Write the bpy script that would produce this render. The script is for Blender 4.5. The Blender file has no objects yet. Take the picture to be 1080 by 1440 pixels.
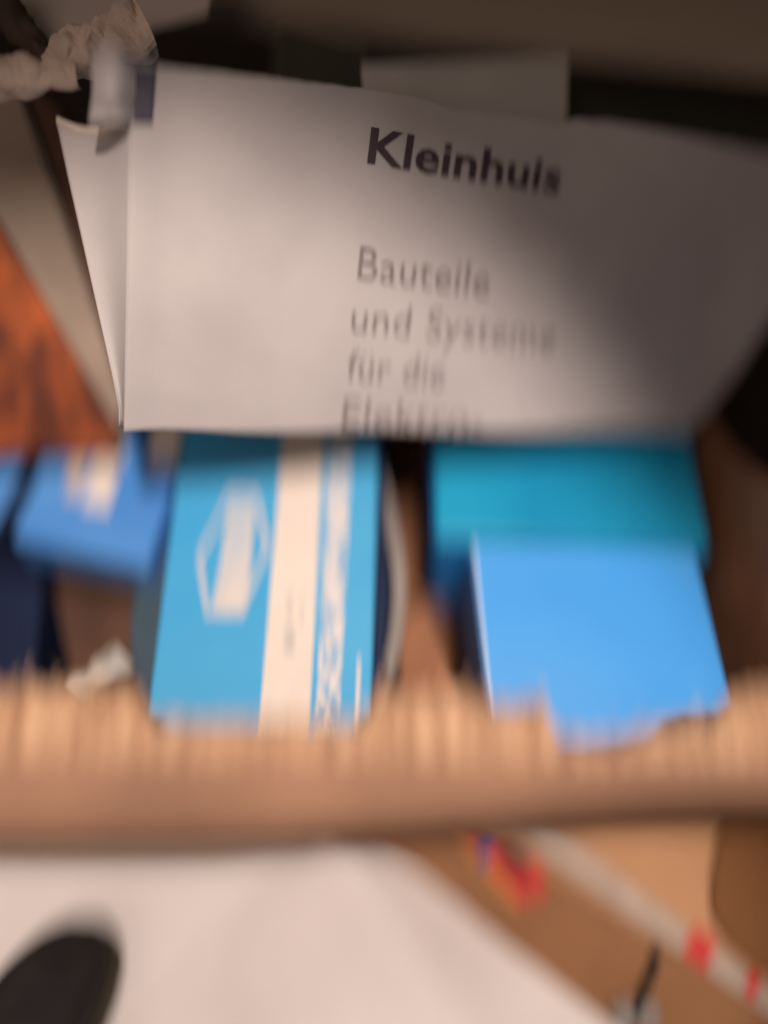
import bpy, bmesh, math, random
from mathutils import Vector as V, Matrix, noise
random.seed(4)
sc = bpy.context.scene
col = sc.collection

# ------------------------------------------------------------ camera
H = .60; PITCH = math.radians(59.4); FPX = 1088.0
F = V((0, math.cos(PITCH), -math.sin(PITCH))); U = V((0, math.sin(PITCH), math.cos(PITCH))); R = V((1, 0, 0))
C = V((0, 0, H))
cam = bpy.data.objects.new('camera', bpy.data.cameras.new('camera')); col.objects.link(cam)
cam.location = C; cam.rotation_euler = (math.pi/2 - PITCH, 0, 0)
cd = cam.data; cd.sensor_fit = 'VERTICAL'; cd.sensor_height = 24; cd.lens = 24*FPX/1440
cd.clip_start = .01; cd.clip_end = 50
cd.dof.use_dof = True; cd.dof.focus_distance = .410
cd.dof.aperture_fstop = .15; cd.dof.aperture_ratio = 3.6
sc.camera = cam
sc.render.resolution_x = 768; sc.render.resolution_y = 1024

# ------------------------------------------------------------ light
w = bpy.data.worlds.new('World'); sc.world = w; w.use_nodes = True
bg = w.node_tree.nodes['Background']; bg.inputs[0].default_value = (1, .80, .66, 1); bg.inputs[1].default_value = .045
def lamp(name, kind, loc, target, power, color, **kw):
    d = bpy.data.lights.new(name, kind); d.energy = power; d.color = color
    for k, v in kw.items(): setattr(d, k, v)
    o = bpy.data.objects.new(name, d); col.objects.link(o); o.location = loc
    o.rotation_euler = (V(target) - V(loc)).to_track_quat('-Z', 'Y').to_euler(); return o
S = V((.10, -.05, 1.4))
lamp('shadow_edge_spot', 'SPOT', S, S + V((-.170, .085, -.981)), 66.0, (1, .86, .795), spot_size=math.radians(35.0), spot_blend=.26, shadow_soft_size=.045)  # unseen spot added; its cone edge shapes the diagonal shadow
lamp('fill_light', 'AREA', (-.5, -.5, 1.3), (0, .2, .15), 3.7, (1, .78, .70), shape='DISK', size=.9)  # added fill, lightens the shaded part of the bag
sc.view_settings.view_transform = 'Standard'; sc.view_settings.look = 'None'
sc.view_settings.exposure = 0; sc.view_settings.gamma = 1

# ------------------------------------------------------------ helpers
def ray(x, y): return F + R*((x-540)/FPX) - U*((y-720)/FPX)
def onz(x, y, z):                       # point of a horizontal plane seen at a photo pixel
    r = ray(x, y); return C + r*((z-H)/r.z)
def onp(x, y, P, n):
    r = ray(x, y); return C + r*((P-C).dot(n)/r.dot(n))
def lin(rgb):
    return tuple(((c/255)/12.92 if c <= 10 else (((c/255)+.055)/1.055)**2.4) for c in rgb) + (1,)
def mat(name, rgb, rgb2=None, rough=.7, scale=40, bump=.15, bscale=300, stretch=(1, 1, 1), spec=.3, contrast=(.35, .65), coat=0):
    m = bpy.data.materials.new(name); m.use_nodes = True; nt = m.node_tree; N = nt.nodes; L = nt.links
    b = N['Principled BSDF']; b.inputs['Roughness'].default_value = rough
    b.inputs['Specular IOR Level'].default_value = spec
    b.inputs['Coat Weight'].default_value = coat; b.inputs['Coat Roughness'].default_value = .25
    tc = N.new('ShaderNodeTexCoord'); mp = N.new('ShaderNodeMapping'); mp.inputs['Scale'].default_value = stretch
    L.new(tc.outputs['Object'], mp.inputs[0])
    no = N.new('ShaderNodeTexNoise'); no.inputs['Scale'].default_value = scale; no.inputs['Detail'].default_value = 6
    L.new(mp.outputs[0], no.inputs['Vector'])
    cr = N.new('ShaderNodeValToRGB'); cr.color_ramp.elements[0].position = contrast[0]; cr.color_ramp.elements[1].position = contrast[1]
    cr.color_ramp.elements[0].color = lin(rgb); cr.color_ramp.elements[1].color = lin(rgb2 or rgb)
    L.new(no.outputs[0], cr.inputs[0]); L.new(cr.outputs[0], b.inputs['Base Color'])
    n2 = N.new('ShaderNodeTexNoise'); n2.inputs['Scale'].default_value = bscale; n2.inputs['Detail'].default_value = 5
    L.new(mp.outputs[0], n2.inputs['Vector'])
    bp = N.new('ShaderNodeBump'); bp.inputs['Strength'].default_value = bump; bp.inputs['Distance'].default_value = .001
    L.new(n2.outputs[0], bp.inputs['Height']); L.new(bp.outputs[0], b.inputs['Normal'])
    return m
M = dict(
    bag=mat('bag_paper', (182, 174, 171), (194, 186, 182), .75, 14, .12, 500),
    bagrim=mat('bag_rim_paper', (225, 212, 196), (205, 190, 172), .7, 60, .3),
    ink=mat('dark_print', (70, 56, 62), (80, 64, 70), .8, 90),
    inkthin=mat('grey_print', (124, 114, 112), (134, 124, 122), .8, 90),
    slot=mat('slot_shade', (74, 70, 84), (96, 90, 98), .8, 60),
    blue1=mat('sky_blue_card', (66, 172, 226), (84, 180, 228), .5, 9, .05, 400, spec=.4),
    blue2=mat('bright_blue_card', (70, 166, 244), (84, 174, 248), .45, 9, .05, 400, spec=.45),
    blue3=mat('mid_blue_card', (78, 144, 218), (94, 158, 226), .5, 12, .05, 400),
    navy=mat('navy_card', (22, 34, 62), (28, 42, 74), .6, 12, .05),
    teal=mat('teal_card', (22, 148, 194), (36, 168, 210), .35, 9, .08, 300, stretch=(1.6, .5, 1), spec=.5),
    tealside=mat('lifted_blue_card', (40, 140, 220), (48, 148, 226), .6, 20),  # blue raised to offset the shade on the teal box's sides
    white=mat('cream_print', (243, 228, 212), (236, 222, 208), .6, 40, .05),
    mottled=mat('lettered_band_print', (132, 182, 218), (236, 226, 218), .6, 100, .05, stretch=(4, .7, 1), contrast=(.40, .56)),
    slate=mat('slate_grey_card', (62, 82, 94), (72, 90, 100), .7, 20),
    greycard=mat('warm_grey_card', (150, 140, 132), (164, 154, 144), .7, 20),
    kraft=mat('kraft_cardboard', (156, 116, 86), (208, 168, 132), .85, 30, .35, 250, stretch=(5, .4, 1), contrast=(.38, .6)),
    kraftlow=mat('dark_kraft_liner', (142, 106, 84), (162, 122, 96), .85, 16, .3, 250),  # band's shade put into the colour, the flattened flap shades evenly
    kraftdark=mat('brown_cardboard', (150, 100, 72), (168, 116, 84), .85, 26, .3),
    tan=mat('tan_cardboard', (184, 138, 100), (196, 150, 110), .8, 12, .2),
    brown=mat('shaded_carton_side', (132, 92, 60), (148, 104, 70), .8, 14, .2),  # darker than the tan top: the side's shade is in the colour
    orange=mat('rust_orange_print', (96, 46, 28), (196, 98, 42), .5, 22, .1, stretch=(1, .45, 1), contrast=(.40, .62)),
    beige=mat('beige_edge', (150, 132, 116), (168, 148, 130), .8, 20),
    fibre=mat('torn_fibre', (214, 172, 132), (228, 190, 152), .9, 60), greysheet=mat('grey_paper', (206, 190, 178), (214, 198, 186), .8, 20),
    darkbrown=mat('dark_brown_cardboard', (116, 76, 42), (130, 88, 52), .85, 14),
    emblem=mat('faint_white_print', (196, 206, 214), (238, 222, 206), .6, 45, .05), faint=mat('faint_grey_print', (208, 200, 192), None, .6),
    brownpaper=mat('dark_brown_paper', (70, 54, 46), (84, 66, 56), .8, 30), edgeblue=mat('blue_edge_highlight', (176, 208, 240), None, .6), darkkraft=mat('shade_dark_cardboard', (84, 60, 48), (112, 80, 62), .85, 18, .3),  # pale blue is a painted edge highlight; the dark cardboard holds painted shade
    crump=mat('crumpled_paper', (206, 184, 166), (226, 206, 188), .85, 40, .4),
    pale=mat('pale_grey_card', (184, 178, 170), (194, 188, 178), .8, 20),
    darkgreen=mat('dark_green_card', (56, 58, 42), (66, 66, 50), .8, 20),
    black=mat('black_card', (20, 17, 17), (26, 22, 20), .8, 20),
    board=mat('grey_brown_board', (160, 140, 122), (172, 152, 132), .8, 10, .2, stretch=(.3, 3, 1)),
    sheet=mat('white_cloth_paper', (216, 206, 200), (226, 217, 210), .85, 8, .15, 350),
    floor=mat('dark_floor_boards', (46, 34, 26), (66, 48, 36), .6, 20, .2, stretch=(6, .6, 1)),
    shoe=mat('black_suede', (26, 22, 22), (36, 31, 30), .85, 40, .5, 500),
    sole=mat('shoe_sole', (52, 44, 36), (66, 58, 40), .8, 40, .3),
    tape=mat('white_packing_tape', (168, 152, 138), (182, 166, 150), .4, 60, .05, spec=.5),
    red=mat('red_print', (198, 34, 36), (214, 44, 42), .5, 60),
    yellow=mat('yellow_print', (214, 140, 52), None, .5), darkred=mat('dark_maroon_print', (80, 16, 26), None, .5),
    bluep=mat('blue_print', (56, 56, 140), None, .5), grey=mat('grey_metal', (120, 118, 114), (140, 136, 130), .5),
)
def mesh(name, verts, faces, m, parent=None, smooth=False, bevel=0, mats=None, fm=None):
    me = bpy.data.meshes.new(name); me.from_pydata([tuple(v) for v in verts], [], faces)
    bm = bmesh.new(); bm.from_mesh(me); bmesh.ops.recalc_face_normals(bm, faces=bm.faces); bm.to_mesh(me); bm.free()
    me.materials.append(M[m])
    for p in me.polygons: p.use_smooth = smooth
    o = bpy.data.objects.new(name, me); col.objects.link(o)
    if parent: o.parent = parent
    if bevel:
        b = o.modifiers.new('bevel', 'BEVEL'); b.width = bevel; b.segments = 3; b.limit_method = 'ANGLE'
    return o
def slab(name, pts, off, m, parent=None, bevel=.0012):
    n = len(pts); vs = [V(p) for p in pts] + [V(p)+V(off) for p in pts]
    fs = [list(range(n)), list(range(2*n-1, n-1, -1))] + [[i, (i+1) % n, n+(i+1) % n, n+i] for i in range(n)]
    return mesh(name, vs, fs, m, parent, bevel=bevel)
def tag(o, label, cat, group=None):
    o['label'] = label; o['category'] = cat
    if group: o['group'] = group
    return o
def thing(name, label, cat, loc=(0, 0, 0), group=None):
    # parts are given in world coordinates; the empty stands at the thing's base
    o = bpy.data.objects.new(name, None); col.objects.link(o); o.location = loc; o.empty_display_size = .05
    return tag(o, label, cat, group)
def adopt(root):
    inv = Matrix.Translation(root.location).inverted()
    for c in root.children: c.matrix_parent_inverse = inv
def sheet_grid(name, fn, nu, nv, m, parent=None, thick=0, smooth=True):
    vs = [fn(i/nu, j/nv) for j in range(nv+1) for i in range(nu+1)]
    fs = [[j*(nu+1)+i, j*(nu+1)+i+1, (j+1)*(nu+1)+i+1, (j+1)*(nu+1)+i] for j in range(nv) for i in range(nu)]
    o = mesh(name, vs, fs, m, parent, smooth)
    if thick:
        s = o.modifiers.new('thickness', 'SOLIDIFY'); s.thickness = thick; s.offset = 0
    return o
def lerp(a, b, t): return a + (b-a)*t
def pw(x, tab):
    if x <= tab[0][0]: return tab[0][1]
    for (a, ya), (b, yb) in zip(tab, tab[1:]):
        if x <= b: return ya + (yb-ya)*(x-a)/(b-a)
    return tab[-1][1]

# ------------------------------------------------------------ setting
o = mesh('floor', [(-6, -3, 0), (6, -3, 0), (6, 8, 0), (-6, 8, 0)], [[0, 1, 2, 3]], 'floor'); o['kind'] = 'structure'

# white sheets on the floor in front of the box
def paper(u, v):
    p = lerp(lerp(V((-.42, -.20, 0)), V((.05, -.20, 0)), u), lerp(V((-.42, .10, 0)), V((.05, .10, 0)), u), v)
    p.z = .004 + .003*noise.noise(p*9+V((3, 1, 0))); return p
tag(sheet_grid('paper_sheet', paper, 60, 40, 'sheet', thick=.001), 'off-white paper sheet lying flat under the black shoe', 'paper')
q = [onz(160, 1470, .02), onz(900, 1470, .02), onz(428, 1150, .02), onz(492, 1150, .02)]
def sheet2(u, v):
    p = lerp(lerp(q[0], q[1], u), lerp(q[2], q[3], u), v)
    p.z = .008 + .016*max(0, math.sin(math.pi*u))**1.6 + .004*noise.noise(p*14) + .003*math.sin((p.x+p.y*.6)*60)*math.sin(math.pi*u)
    return p
tag(sheet_grid('paper_sheet', sheet2, 80, 60, 'sheet', thick=.0015), 'pinkish white folded sheet with slanted edges beside the taped brown carton', 'paper')

# ------------------------------------------------------------ shoe (toe towards the box)
def shoe():
    root = thing('shoe', 'black round-toed shoe resting on the white paper at lower left', 'shoe', (-.26, -.05, .006))
    toe = V((-.187, .027, .010)); axis = V((-.40, -.90, 0)).normalized(); side = V((axis.y, -axis.x, 0))
    L = .27; ns, nr = 34, 28
    prof_w = [(0, .004), (.02, .020), (.06, .031), (.14, .040), (.3, .047), (.5, .040), (.65, .034), (.85, .036), (.97, .026), (1, .008)]
    prof_h = [(0, .010), (.03, .028), (.1, .042), (.25, .052), (.4, .068), (.55, .088), (1, .092)]
    def ring(t, z0, hs, ws):
        c = toe + axis*(t*L); w = pw(t, prof_w)*ws*.76; h = pw(t, prof_h)*hs; r = []
        for k in range(nr):
            a = 2*math.pi*k/nr; ca, sa = math.cos(a), math.sin(a)
            x = w*math.copysign(abs(ca)**.75, ca); z = z0 + (h*.5)*(1+math.copysign(abs(sa)**.8, sa))
            r.append(c + side*x + V((0, 0, z)))
        return r
    for nm, z0, hs, ws, m in (('upper', .014, 1, 1, 'shoe'), ('sole', .0, .22, 1.08, 'sole')):
        vs = []; fs = []
        for i in range(ns+1): vs += ring((i/ns)**1.4, z0, hs, ws)
        for i in range(ns):
            for k in range(nr): fs.append([i*nr+k, i*nr+(k+1) % nr, (i+1)*nr+(k+1) % nr, (i+1)*nr+k])
        fs += [list(range(nr)), list(range(ns*nr, (ns+1)*nr))]
        mesh(nm, vs, fs, m, root, smooth=True)
    # toe-cap seam
    c = toe + axis*.075; vs = []; fs = []
    for k in range(19):
        a = math.pi*k/18; p = c + side*(.0425*math.cos(a)) - axis*(.01*math.sin(a)) + V((0, 0, .016+.046*math.sin(a)**.8))
        vs += [p - axis*.002, p + V((0, 0, .002)), p + axis*.002]
    for k in range(18):
        for j in range(2): fs.append([k*3+j, k*3+j+1, k*3+4+j, k*3+3+j])
    mesh('toe_seam', vs, fs, 'sole', root, smooth=True)
    adopt(root)
shoe()

# ------------------------------------------------------------ the big cardboard box
box = thing('cardboard_box', 'large open brown cardboard box with torn corrugated front edge holding blue boxes', 'box', (-.03, .23, 0))
ZT = .27
edge_tab = [(-300, 962), (190, 966), (215, 1010), (515, 1014), (530, 968), (600, 972), (650, 968), (690, 992), (765, 985), (785, 1036), (850, 1040), (930, 1018), (1000, 1012), (1040, 965), (1500, 940)]
EX0, EX1 = -.33, .36
def px_of(x): return 540 + x/.334*FPX
def front(u, v):
    x = lerp(EX0, EX1, u); px = px_of(x)
    e = pw(px, edge_tab) + 6*noise.noise(V((x*120, 1, 0))) + 8*noise.noise(V((x*380, 4, 0)))
    Y0 = (e-720)/FPX; Y1 = (1068-720)/FPX
    def yy(Yn, z): rz = F.z - U.z*Yn; return (F.y - U.y*Yn)*((z-H)/rz)
    y0 = yy(Y0, ZT); y1 = yy(Y1, .266)
    y = lerp(y0, y1, v); z = lerp(ZT, .266, v) - .003*max(0, .15-v)/.15
    fl = .5+.5*math.sin(2*math.pi*x/.0072 + 5*noise.noise(V((x*30, y*20, 0))))
    cover = max(0, min(1, (v-.55)*4 + 1.2*noise.noise(V((x*25, 7, 0))) + .5))     # the liner still covers some flutes
    z += (.0028*fl*(.6+.8*noise.noise(V((x*90, 2, 0)))))*(1-cover) + .0026*cover + .0012*noise.noise(V((x*60, y*60, 3)))
    return V((x, y, z))
fl = sheet_grid('torn_corrugated_edge', front, 900, 14, 'kraft', box, thick=.0008); fl['label'] = 'torn light brown edge with bare corrugation ridges'
vs = []; fs = []
for i in range(150):                     # torn paper fibres standing off the edge
    x = random.uniform(-.175, .175); px = px_of(x); e = pw(px, edge_tab) + random.uniform(-4, 46)
    p = onz(px, e, ZT+.002); p.x = x; l = random.uniform(.002, .008); wd = random.uniform(.0004, .0013)
    t_ = p + V((random.uniform(-.003, .003), l, random.uniform(-.001, .005)))
    k = len(vs); vs += [p-V((wd, 0, 0)), p+V((wd, 0, 0)), p+V((0, 0, .0007)), t_]; fs += [[k, k+1, k+3], [k+1, k+2, k+3], [k+2, k, k+3]]
fb = mesh('torn_fibres', vs, fs, 'fibre', box); fb['kind'] = 'stuff'
def lower(u, v):
    a = front(u, 1); a.z -= .001; x = a.x
    k = pw(px_of(x), [(300, 0), (640, .5), (1000, 1)])
    b = V((x, .047 + .016*k + .0015*noise.noise(V((x*8, 0, 2))), .250 + .006*k + .001*noise.noise(V((x*11, 3, 2)))))
    p = lerp(a, b, v); p += V((0, -.003, .003))*math.sin(math.pi*v) ; p.z += .0015*noise.noise(p*26)
    return p
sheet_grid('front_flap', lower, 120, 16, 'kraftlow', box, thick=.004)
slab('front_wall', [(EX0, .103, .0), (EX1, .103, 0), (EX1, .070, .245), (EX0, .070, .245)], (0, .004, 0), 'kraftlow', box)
def rwall(u, v):
    y = lerp(.104, .42, u); p = V((.216+.02*v, y, lerp(.002, pw(y, [(.2, .25), (.30, .17), (.42, .12)]), v))); p.x += .003*noise.noise(p*12); return p
sheet_grid('right_wall', rwall, 30, 20, 'kraftdark', box, thick=.004)
slab('left_wall', [(-.335, .104, 0), (-.335, .42, 0), (-.335, .42, .24), (-.335, .104, .24)], (-.004, 0, 0), 'kraftdark', box)
slab('back_wall', [(-.33, .424, 0), (.214, .424, 0), (.214, .424, .2), (-.33, .424, .2)], (0, .004, 0), 'kraftdark', box)
slab('bottom', [(-.33, .110, .003), (.212, .110, .003), (.212, .42, .003), (-.33, .42, .003)], (0, 0, .004), 'kraftdark', box)
adopt(box)
# divider pieces between the boxes
tag(slab('cardboard_divider', [onz(560, 870, .12), onz(600, 845, .12), onz(648, 1000, .12), onz(566, 1010, .12)], (0, 0, -.10), 'kraftdark'),
    'narrow brown cardboard divider between the emblem box and the plain bright blue box', 'divider')
tag(slab('cardboard_divider', [onz(70, 790, .075), onz(200, 800, .075), onz(180, 1010, .075), onz(110, 1010, .075)], (0, 0, -.06), 'darkkraft'),  # shade under the blue box put into the dark colour
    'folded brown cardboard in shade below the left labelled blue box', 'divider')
def crumple(name, P0, P1, wd, curl, m, parent=None, seed=0, n=40, sag=None, amp=.006):
    d = (P1-P0).normalized(); a = d.cross(V((0, -.5, .85))).normalized(); b = a.cross(d).normalized()
    if b.z < 0: b = -b
    def fn(u, v):
        an = (v-.5)*curl; w_ = pw(u, wd)
        p = lerp(P0, P1, u) + a*(w_*math.sin(an)) + b*(w_*math.cos(an))
        nz = V((p.x*55+seed, p.y*55, p.z*55)); f = noise.noise(nz); g = noise.noise(nz*2.3)
        return p + b*(amp*(abs(f)*1.6-.4)) + a*(amp*.7*g) + b*(amp*.3*abs(noise.noise(nz*4.1)))
    return sheet_grid(name, fn, n, 22, m, parent, thick=.0006, smooth=False if amp > .004 else True)
tag(crumple('crumpled_paper', onz(105, 985, .15), onz(178, 925, .15), [(0, .010), (1, .008)], 3, 'pale', seed=9, n=18),
    'small crumpled off-white paper scrap just left of the emblem box', 'paper')

# ------------------------------------------------------------ blue boxes
def fpoly(pts, z): return [onz(x, y, z) for x, y in pts]
# emblem box
Z1 = .165
e = thing('blue_box', 'sky blue box with white hexagon emblem and two pale vertical stripes', 'box', onz(370, 800, Z1-.10), 'blue product boxes packed in the cardboard box')
slab('box_body', fpoly([(262, 560), (534, 560), (521, 1060), (200, 1060)], Z1), (0, 0, -.09), 'blue1', e, .002)
slab('side_panel', [p+V((.0005, 0, -.002)) for p in fpoly([(535, 562), (543, 562), (536, 1058), (522, 1058)], Z1-.003)], (0, 0, -.085), 'navy', e, .0008)  # navy paints the shade on this side of the sky blue box
slab('wide_stripe', fpoly([(402, 562), (458, 562), (433, 1058), (361, 1058)], Z1+.0004), (0, 0, -.0003), 'white', e, 0)
slab('lettered_stripe', fpoly([(467, 562), (498, 562), (475, 1058), (441, 1058)], Z1+.0004), (0, 0, -.0003), 'mottled', e, 0)
slab('white_tick', fpoly([(503, 925), (507, 925), (504, 1050), (497, 1050)], Z1+.0004), (0, 0, -.0003), 'white', e, 0)
hx = [(322, 697), (364, 699), (380, 768), (341, 866), (288, 864), (276, 784)]
cx = sum(p[0] for p in hx)/6; cy = sum(p[1] for p in hx)/6
hin = [(lerp(cx, x, .85), lerp(cy, y, .89)) for x, y in hx]
top = [onz(x, y, Z1+.0004) for x, y in hx+hin]
mesh('emblem_outline', top, [[i, (i+1) % 6, 6+(i+1) % 6, 6+i] for i in range(6)], 'emblem', e)
slab('emblem_centre', fpoly([(322, 712), (359, 712), (347, 858), (296, 858), (310, 790)], Z1+.0006), (0, 0, -.0003), 'emblem', e, 0)
# faint print marks on the wide stripe
for (x0, y0, x1, y1) in ((405, 835, 412, 868), (401, 880, 416, 918), (424, 842, 428, 880), (436, 612, 440, 632)):
    slab('print_mark', fpoly([(x0, y0), (x1, y0), (x1-3, y1), (x0-3, y1)], Z1+.0007), (0, 0, -.0003), 'faint', e, 0)
adopt(e)
# oval tray under it, its two curved rims show either side
def arc_piece(name, pts, z, m, label):
    n = 24; P = []
    ys = [p[1] for p in pts]
    for k in range(n+1):
        y = lerp(ys[0], ys[-1], k/n)
        x = pw(y, [(b, a) for a, b in pts]); P.append((x, y))
    # smooth the polyline
    for _ in range(3): P = [P[0]] + [((P[i-1][0]+P[i][0]*2+P[i+1][0])/4, P[i][1]) for i in range(1, n)] + [P[-1]]
    return P
left = arc_piece('', [(262, 640), (228, 720), (196, 800), (181, 870), (183, 930), (196, 1010)], .13, 'slate', '')
right = arc_piece('', [(534, 650), (552, 700), (568, 770), (573, 830), (566, 900), (547, 980), (540, 1010)], .13, 'greycard', '')
t = thing('tray', 'curved-sided tray showing slate and grey rims under the emblem box', 'tray', onz(380, 850, .02))
zt = .135
slab('slate_side', [onz(x, y, zt) for x, y in left] + [onz(300, 1000, zt), onz(300, 660, zt)], (0, 0, -.11), 'slate', t, .002)
inner = [onz(x-(19 if 700 < y < 950 else 8), y, zt) for x, y in reversed(right)]
slab('grey_rim', [onz(x, y, zt) for x, y in right] + inner, (0, 0, -.05), 'greycard', t, .0015)
slab('shadow_gap', [onz(x-8, y, zt-.012) for x, y in right] + [onz(430, 1000, zt-.012), onz(430, 660, zt-.012)], (0, 0, -.10), 'navy', t, .0015)  # navy stands in for the box's shadow on the tray
adopt(t)
# teal box and bright blue box on the right
Z2 = .153
b = thing('blue_box', 'teal blue glossy box partly in shadow below the lettered white paper bag, right', 'box', onz(800, 700, .02), 'blue product boxes packed in the cardboard box')
slab('box_body', fpoly([(610, 560), (958, 560), (1000, 775), (614, 757)], Z2), (0, 0, -.10), 'teal', b, .002)
slab('side_panel', [p+V((-.0012, 0, -.0025)) for p in fpoly([(609, 562), (609.8, 562), (613.8, 758), (612, 758)], Z2)], (0, 0, -.097), 'tealside', b, 0)
pf = fpoly([(614, 757), (1000, 775)], Z2)
slab('front_panel', [pf[0]+V((.001, -.001, -.0025)), pf[1]+V((-.001, -.001, -.0025)), pf[1]+V((-.001, -.001, -.097)), pf[0]+V((.001, -.001, -.097))], (0, -.0008, 0), 'tealside', b, 0)
adopt(b)
Z3 = .168
b = thing('blue_box', 'plain bright blue box without print at the front right of the cardboard box', 'box', onz(840, 880, .05), 'blue product boxes packed in the cardboard box')
slab('box_body', fpoly([(664, 764), (977, 772), (1049, 1068), (696, 1068)], Z3), (0, 0, -.11), 'blue2', b, .0022)
pf = fpoly([(664, 764), (696, 1068)], Z3)
slab('side_panel', [pf[0]+V((-.0005, -.002, -.003)), pf[1]+V((-.0005, .002, -.003)), pf[1]+V((-.0005, .002, -.105)), pf[0]+V((-.0005, -.002, -.105))], (-.0008, 0, 0), 'blue3', b, 0)  # darker blue paints the shade on this side
slab('edge_highlight', [p+V((0, 0, .0004)) for p in fpoly([(664, 766), (669, 766), (702, 1066), (696, 1066)], Z3)], (0, 0, -.0003), 'edgeblue', b, 0)  # pale strip painted as a highlight along the left edge
adopt(b)
# left pair
Z4 = .158
b = thing('blue_box', 'mid blue box with cream label stripes at the left, beside the emblem box', 'box', onz(130, 700, .10), 'blue product boxes packed in the cardboard box')
slab('box_body', fpoly([(84, 590), (272, 590), (206, 800), (12, 754)], Z4), (0, 0, -.032), 'blue3', b, .004)
slab('label_stripe', fpoly([(154, 600), (186, 600), (152, 713), (112, 706)], Z4+.0004), (0, 0, -.0003), 'white', b, 0)
o = slab('label_stripe', fpoly([(124, 600), (142, 600), (110, 694), (86, 690)], Z4+.0004), (0, 0, -.0003), 'crump', b, 0)
adopt(b)
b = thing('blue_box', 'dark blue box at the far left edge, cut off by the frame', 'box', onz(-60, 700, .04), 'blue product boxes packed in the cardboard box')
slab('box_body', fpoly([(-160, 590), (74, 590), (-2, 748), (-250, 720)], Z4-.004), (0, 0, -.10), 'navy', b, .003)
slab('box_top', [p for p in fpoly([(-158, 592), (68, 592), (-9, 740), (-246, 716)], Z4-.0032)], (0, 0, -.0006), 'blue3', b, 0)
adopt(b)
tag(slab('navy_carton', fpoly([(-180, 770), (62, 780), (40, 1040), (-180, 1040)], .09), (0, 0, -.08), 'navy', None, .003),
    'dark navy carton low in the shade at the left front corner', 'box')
tag(slab('white_label_box', fpoly([(222, 570), (262, 570), (246, 648), (206, 643)], Z4+.012), (0, 0, -.008), 'white', None, .001),
    'small white packet between the left blue box and the paper bag corner', 'packet')

# ------------------------------------------------------------ lettered white bag
na = (R*3460 - U*80 + F*1088).normalized(); nb = (-R*491 - U*4070 + F*1088); nb = (nb - na*nb.dot(na)).normalized()
nn = nb.cross(na).normalized()
if nn.z < 0: nn = -nn
A0 = onz(175, 605, .262)
def bagp(x, y): return onp(x, y, A0, nn)
def disp(p):
    q_ = p - A0; s, t_ = q_.dot(na), q_.dot(nb)
    d = .0022*noise.noise(V((s*9, t_*7, 1))) + .0008*noise.noise(V((s*28, t_*20, 5)))
    r = (s - .10 - t_*.25)
    d += .0010*math.sin(s*26+1.0)
    d -= .004*math.exp(-((s-.018)/.012)**2)*.5            # soft pleat by the left fold
    return d
def onbag(x, y, lift=0):
    p = bagp(x, y); return p + nn*(disp(p)+lift)
topy = [(185, 86), (260, 97), (400, 112), (520, 125), (590, 135), (640, 152), (720, 163), (790, 176), (805, 168), (860, 172), (960, 190), (1080, 215), (1250, 252)]
rightx = [(80, 1230), (420, 1120), (470, 1082), (520, 1048), (570, 1006), (608, 968)]
bag = thing('paper_bag', 'large off-white paper bag printed with dark German lettering, leaning over the blue boxes', 'bag', A0)
def bagfront(u, v):
    for _ in range(1):
        x = lerp(185, 1200, u); yt = pw(x, topy); y = lerp(yt, 608, v)
        xr = pw(y, rightx); xl = lerp(187, 174, (y-90)/515)
        x = lerp(xl, xr, u); yt = pw(x, topy) + 1.5*noise.noise(V((x*.05, 0, 0)))
        y = lerp(yt, 607 + 2*math.sin(x*.02), v)
    return onbag(x, y)
o = sheet_grid('front_panel', bagfront, 150, 90, 'bag', bag, thick=.0007)
def bagback(u, v):
    p = bagfront(u, v); return p - nn*(.004+.03*math.sin(math.pi*max(.02, min(.98, u)))**.4*(1-.3*v))
sheet_grid('back_panel', bagback, 40, 24, 'bag', bag, thick=.0007)
# left gusset: a bright side panel folding back, with a scooped rim
gl = [(165, 78), (250, 96), (330, 114), (420, 134), (500, 152), (575, 168)]
def gusset(u, v):
    yb = lerp(172, 598, v); xl = pw(yb, gl); xr = lerp(186, 175, v)
    x = lerp(xl, xr, u); y = yb + (16*math.sin(math.pi*u)-2)*(1-v)**6
    p = bagp(x, y); depth = (1-u)*(.004+.030*(1-v)) + .004*math.sin(math.pi*u)
    return p + (p-C).normalized()*depth + nn*.0004
sheet_grid('gusset', gusset, 24, 50, 'bag', bag, thick=.0007)
def rim(u, v):
    p = gusset(u, 0) if v < 0 else gusset(u, 0)
    return p + nn*(.0012*math.cos(v*2*math.pi)) + nb*(.0022*math.sin(v*2*math.pi))
sheet_grid('gusset_rim', rim, 20, 10, 'bagrim', bag)
def curl(u, v):                          # white flap curling up over the top left corner
    x = lerp(128, 186, u) + 4*math.sin(v*4); y = lerp(72 + 14*abs(u-.45)*2, 176, v)
    p = bagp(x, y); return p + nn*(.010*math.sin(math.pi*u) + .006*(1-v)) + nn*.005*noise.noise(p*90)
sheet_grid('corner_flap', curl, 20, 24, 'bag', bag, thick=.0008, smooth=False)
def slot(u, v):
    x = lerp(188, 220, u) - 6*v*u; y = lerp(94, 174, v); return onbag(x, y, .0009)
sheet_grid('slot_shadow', slot, 6, 14, 'slot', bag, thick=.0004)  # dark patch painted for the shadowed handle slot
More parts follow.
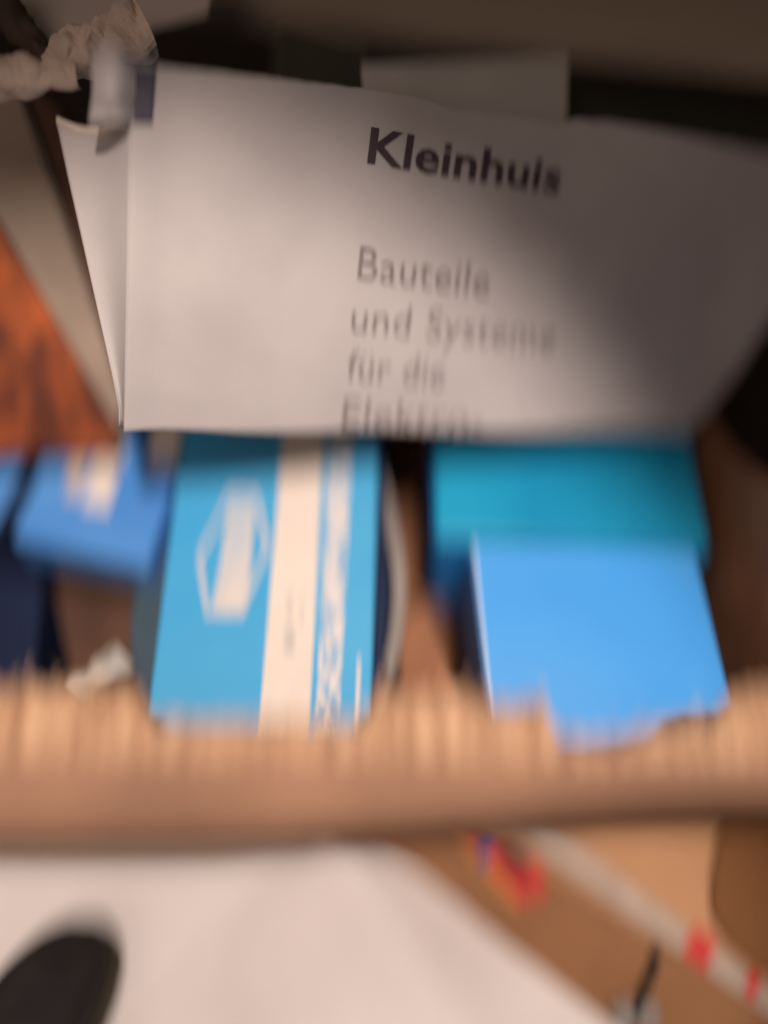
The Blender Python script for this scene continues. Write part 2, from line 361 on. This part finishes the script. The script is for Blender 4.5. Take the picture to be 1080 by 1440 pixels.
def text(body, name, p0, p1, ptl, m, bold=0, cap=None):
    """print laid on the bag: p0, p1 baseline ends, ptl top of the first letter (photo pixels on the bag's own plane)"""
    cu = bpy.data.curves.new(name, 'FONT'); cu.body = body; cu.size = 1; cu.offset = bold; cu.resolution_u = 3; cu.space_character = 1.03
    to = bpy.data.objects.new(name, cu); col.objects.link(to)
    dg = bpy.context.evaluated_depsgraph_get(); me = bpy.data.meshes.new_from_object(to.evaluated_get(dg))
    bpy.data.objects.remove(to); me.name = name
    xs = [v.co.x for v in me.vertices]; x0, x1 = min(xs), max(xs)
    capH = .729
    o0, o1, ot = bagp(*p0), bagp(*p1), bagp(*ptl)
    ex = (o1-o0)/(x1-x0); ey = (ot-o0)/capH
    for v in me.vertices:
        p = o0 + ex*(v.co.x-x0) + ey*v.co.y; v.co = p + nn*(disp(p)+.0008)
    me.materials.clear(); me.materials.append(M[m])
    ob = bpy.data.objects.new(name, me); col.objects.link(ob); ob.parent = bag; return ob
text('Kleinhuis', 'bold_lettering', (516, 228), (784, 272), (522, 177), 'ink', .024)
text('Bauteile', 'line_of_lettering', (502, 392), (686, 418), (507, 343), 'inkthin')
text('und Systeme', 'line_of_lettering', (493, 466), (776, 494), (498, 420), 'inkthin')
text('für die', 'line_of_lettering', (487, 534), (624, 545), (492, 490), 'inkthin')
text('Elektro-', 'line_of_lettering', (480, 602), (676, 611), (485, 557), 'inkthin')
adopt(bag)

# ------------------------------------------------------------ rust orange carton at the left
Pn = V((.10, -.72, .68)).normalized(); PO = onz(160, 632, .185)
def lp(x, y): return onp(x, y, PO, Pn)
b = thing('orange_carton', 'carton with mottled rust orange face and beige edge, left of the paper bag', 'carton', PO)
slab('orange_face', [lp(-160, 60), (lp(-8, 305)), lp(160, 596), lp(166, 634), lp(-260, 640)], -Pn*.004, 'orange', b, .001)
ins = -Pn*.0
slab('beige_edge', [lp(-150, 60), lp(8, 100)-Pn*.012, lp(48, 200)-Pn*.014, lp(176, 580)-Pn*.006, lp(162, 597), lp(-6, 303)], -Pn*.006, 'beige', b, .001)
slab('carton_back', [lp(-150, 80)-Pn*.02, lp(30, 110)-Pn*.022, lp(70, 150)-Pn*.026, lp(176, 560)-Pn*.014, lp(160, 610)-Pn*.014, lp(-200, 600)-Pn*.02], -Pn*.02, 'darkkraft', b, .001)  # dark colour stands in for the shadow between carton and bag
adopt(b)

# ------------------------------------------------------------ crumpled paper, top left, and things behind
g = thing('crumpled_wrapping', 'crumpled brownish wrapping paper twisted over the top left corner', 'wrapping paper', onz(60, 110, .30))
def at(x, y, d): return C + ray(x, y)*d
crumple('paper_fold', at(-40, 112, .40), at(112, 108, .40), [(0, .010), (.6, .010), (1, .005)], 3.4, 'crump', g, 2, amp=.006)
crumple('paper_fold', at(66, 98, .41), at(208, 50, .42), [(0, .008), (.4, .014), (1, .017)], 2.8, 'crump', g, 5, amp=.008)
crumple('paper_fold', at(-30, -20, .43), at(82, 96, .42), [(0, .016), (1, .004)], 2.6, 'brownpaper', g, 8, amp=.004)
adopt(g)
tag(slab('paper_sheet', [onz(10, -60, .36), onz(310, -60, .36), onz(292, 16, .36), onz(70, 82, .36), onz(40, 40, .36)], (0, 0, -.002), 'greysheet'),
    'dull grey paper sheet behind the crumpled wrapping, top left', 'paper')
def bk(x, y, k=.05): return onp(x, y, A0 - nn*k, nn)
tag(slab('card', [bk(508, 90), bk(800, 81), bk(795, 260), bk(520, 260)], -nn*.0015, 'pale'),
    'pale grey card sticking up behind the top edge of the paper bag', 'card')
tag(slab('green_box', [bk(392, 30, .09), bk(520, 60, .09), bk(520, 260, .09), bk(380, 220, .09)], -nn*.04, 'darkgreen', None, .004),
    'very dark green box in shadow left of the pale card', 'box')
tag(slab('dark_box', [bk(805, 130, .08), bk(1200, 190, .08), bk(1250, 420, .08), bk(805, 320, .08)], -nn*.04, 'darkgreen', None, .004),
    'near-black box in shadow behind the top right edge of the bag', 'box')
tag(slab('board', [onz(392, -2, .33), onz(1085, 72, .33), onz(1400, 105, .33), onz(1500, -250, .33), onz(0, -250, .33), onz(100, -40, .33)], (0, 0, -.02), 'board', None, .002),
    'wide grey-brown board lying across behind everything at the top', 'board')

# ------------------------------------------------------------ taped carton, lower right
ZC = .036
b = thing('taped_carton', 'tan cardboard carton with white tape and red print along its edge, lower right', 'carton', onz(900, 1250, 0))
TL, BR = (690, 1138), (1100, 1440)
slab('top_panel', [onz(690, 1138, ZC), onz(1012, 1372, ZC), onz(1110, 1445, ZC), (.30, -.06, ZC), (.30, .094, ZC), (.06, .094, ZC)], (0, 0, -.003), 'tan', b, .001)
def side(u, v):
    a = lerp(onz(690, 1140, ZC-.004), onz(1112, 1447, ZC-.004), u); c = lerp(onz(478, 1150, .006), onz(905, 1478, .004), u)
    p = lerp(a, c, v); p.z += .004*math.sin(math.pi*v) + .001*noise.noise(p*40); return p
sheet_grid('slanting_flap', side, 40, 30, 'brown', b, thick=.003)
def edge(px, k): # point along the carton's long top edge, k px across
    y = 1138 + (px-690)*(1372-1138)/(1012-690); return onz(px+k*.6, y-k*.8, ZC+.0008)
def tapef(u, v):
    px = lerp(672, 1112, u); p = edge(px, lerp(-3, 27, v)); p.z += .0004*noise.noise(p*90); return p
tp = sheet_grid('packing_tape', tapef, 60, 6, 'tape', b, thick=.0003)
for (x0, x1, k0, k1) in ((958, 992, -4, 34), (1040, 1056, 2, 30)):
    slab('red_print', [edge(x0, k0)+V((0, 0, .001)), edge(x1, k0)+V((0, 0, .001)), edge(x1, k1)+V((0, 0, .001)), edge(x0, k1)+V((0, 0, .001))], (0, 0, -.0004), 'red', tp, 0)
def sp(x, y):  # on the slanting flap
    a0, a1, c0 = onz(690, 1140, ZC-.004), onz(1112, 1447, ZC-.004), onz(478, 1150, .006)
    n_ = (a1-a0).cross(c0-a0).normalized(); n_ = n_ if n_.z > 0 else -n_
    return onp(x, y, a0+n_*.006, n_), n_
def patch(nm, pts, m, lift=0):
    P = [sp(p[0]-14, p[1]-2) for p in pts]; return slab(nm, [p+n_*lift for p, n_ in P], -P[0][1]*.0005, m, b, 0)
patch('printed_label', [(652, 1164), (712, 1160), (792, 1248), (744, 1268)], 'red')
patch('label_border', [(648, 1166), (656, 1162), (744, 1266), (738, 1270)], 'yellow', .0003)
patch('label_blue_mark', [(690, 1180), (712, 1176), (704, 1206), (682, 1212)], 'bluep', .0005)
patch('label_dark_mark', [(708, 1192), (752, 1200), (762, 1232), (738, 1232), (716, 1212)], 'darkred', .0006)
patch('label_dark_mark', [(668, 1160), (690, 1160), (700, 1178), (686, 1178)], 'darkred', .0006)
adopt(b)
# curled flap, right edge
def cflap(u, v):
    y = lerp(1070, 1400, v); xl = pw(y, [(1070, 1062), (1120, 1030), (1180, 1008), (1240, 998), (1290, 1000), (1330, 1022), (1365, 1062), (1400, 1120)])
    p = onz(lerp(xl, 1260, u), y, .0385); p.z += .030*math.sin(u*math.pi/2); return p
o = sheet_grid('side_flap', cflap, 24, 30, 'darkbrown', box, thick=.0015); o['label'] = 'rounded darker brown flap end hanging out at the right'
o.matrix_parent_inverse = Matrix.Translation(box.location).inverted()
# wire strap and grey clip, bottom
def tube(name, pts, r, m, parent=None, n=10):
    vs = []; fs = []
    for i, p in enumerate(pts):
        d = (pts[min(i+1, len(pts)-1)]-pts[max(i-1, 0)]).normalized(); a = d.cross(V((0, 0, 1))).normalized(); c = d.cross(a)
        for k in range(n): an = 2*math.pi*k/n; vs.append(p + a*(r*math.cos(an)) + c*(r*math.sin(an)))
    for i in range(len(pts)-1):
        for k in range(n): fs.append([i*n+k, i*n+(k+1) % n, (i+1)*n+(k+1) % n, (i+1)*n+k])
    fs += [list(range(n)), list(range((len(pts)-1)*n, len(pts)*n))]
    return mesh(name, vs, fs, m, parent, smooth=True)
P = [sp(*p)[0]+V((0, 0, .004)) for p in ((922, 1338), (917, 1362), (906, 1385), (897, 1408), (890, 1428))]
tag(tube('dark_strap', P, .0028, 'black'), 'short dark strap hanging over the carton flap at the lower right', 'strap')
tag(slab('metal_clip', [sp(*p)[0]+V((0, 0, .005)) for p in ((852, 1418), (880, 1408), (925, 1416), (930, 1445), (870, 1450))], (0, 0, -.004), 'grey', None, .0015),
    'small grey metal clip at the bottom end of the dark strap', 'clip')
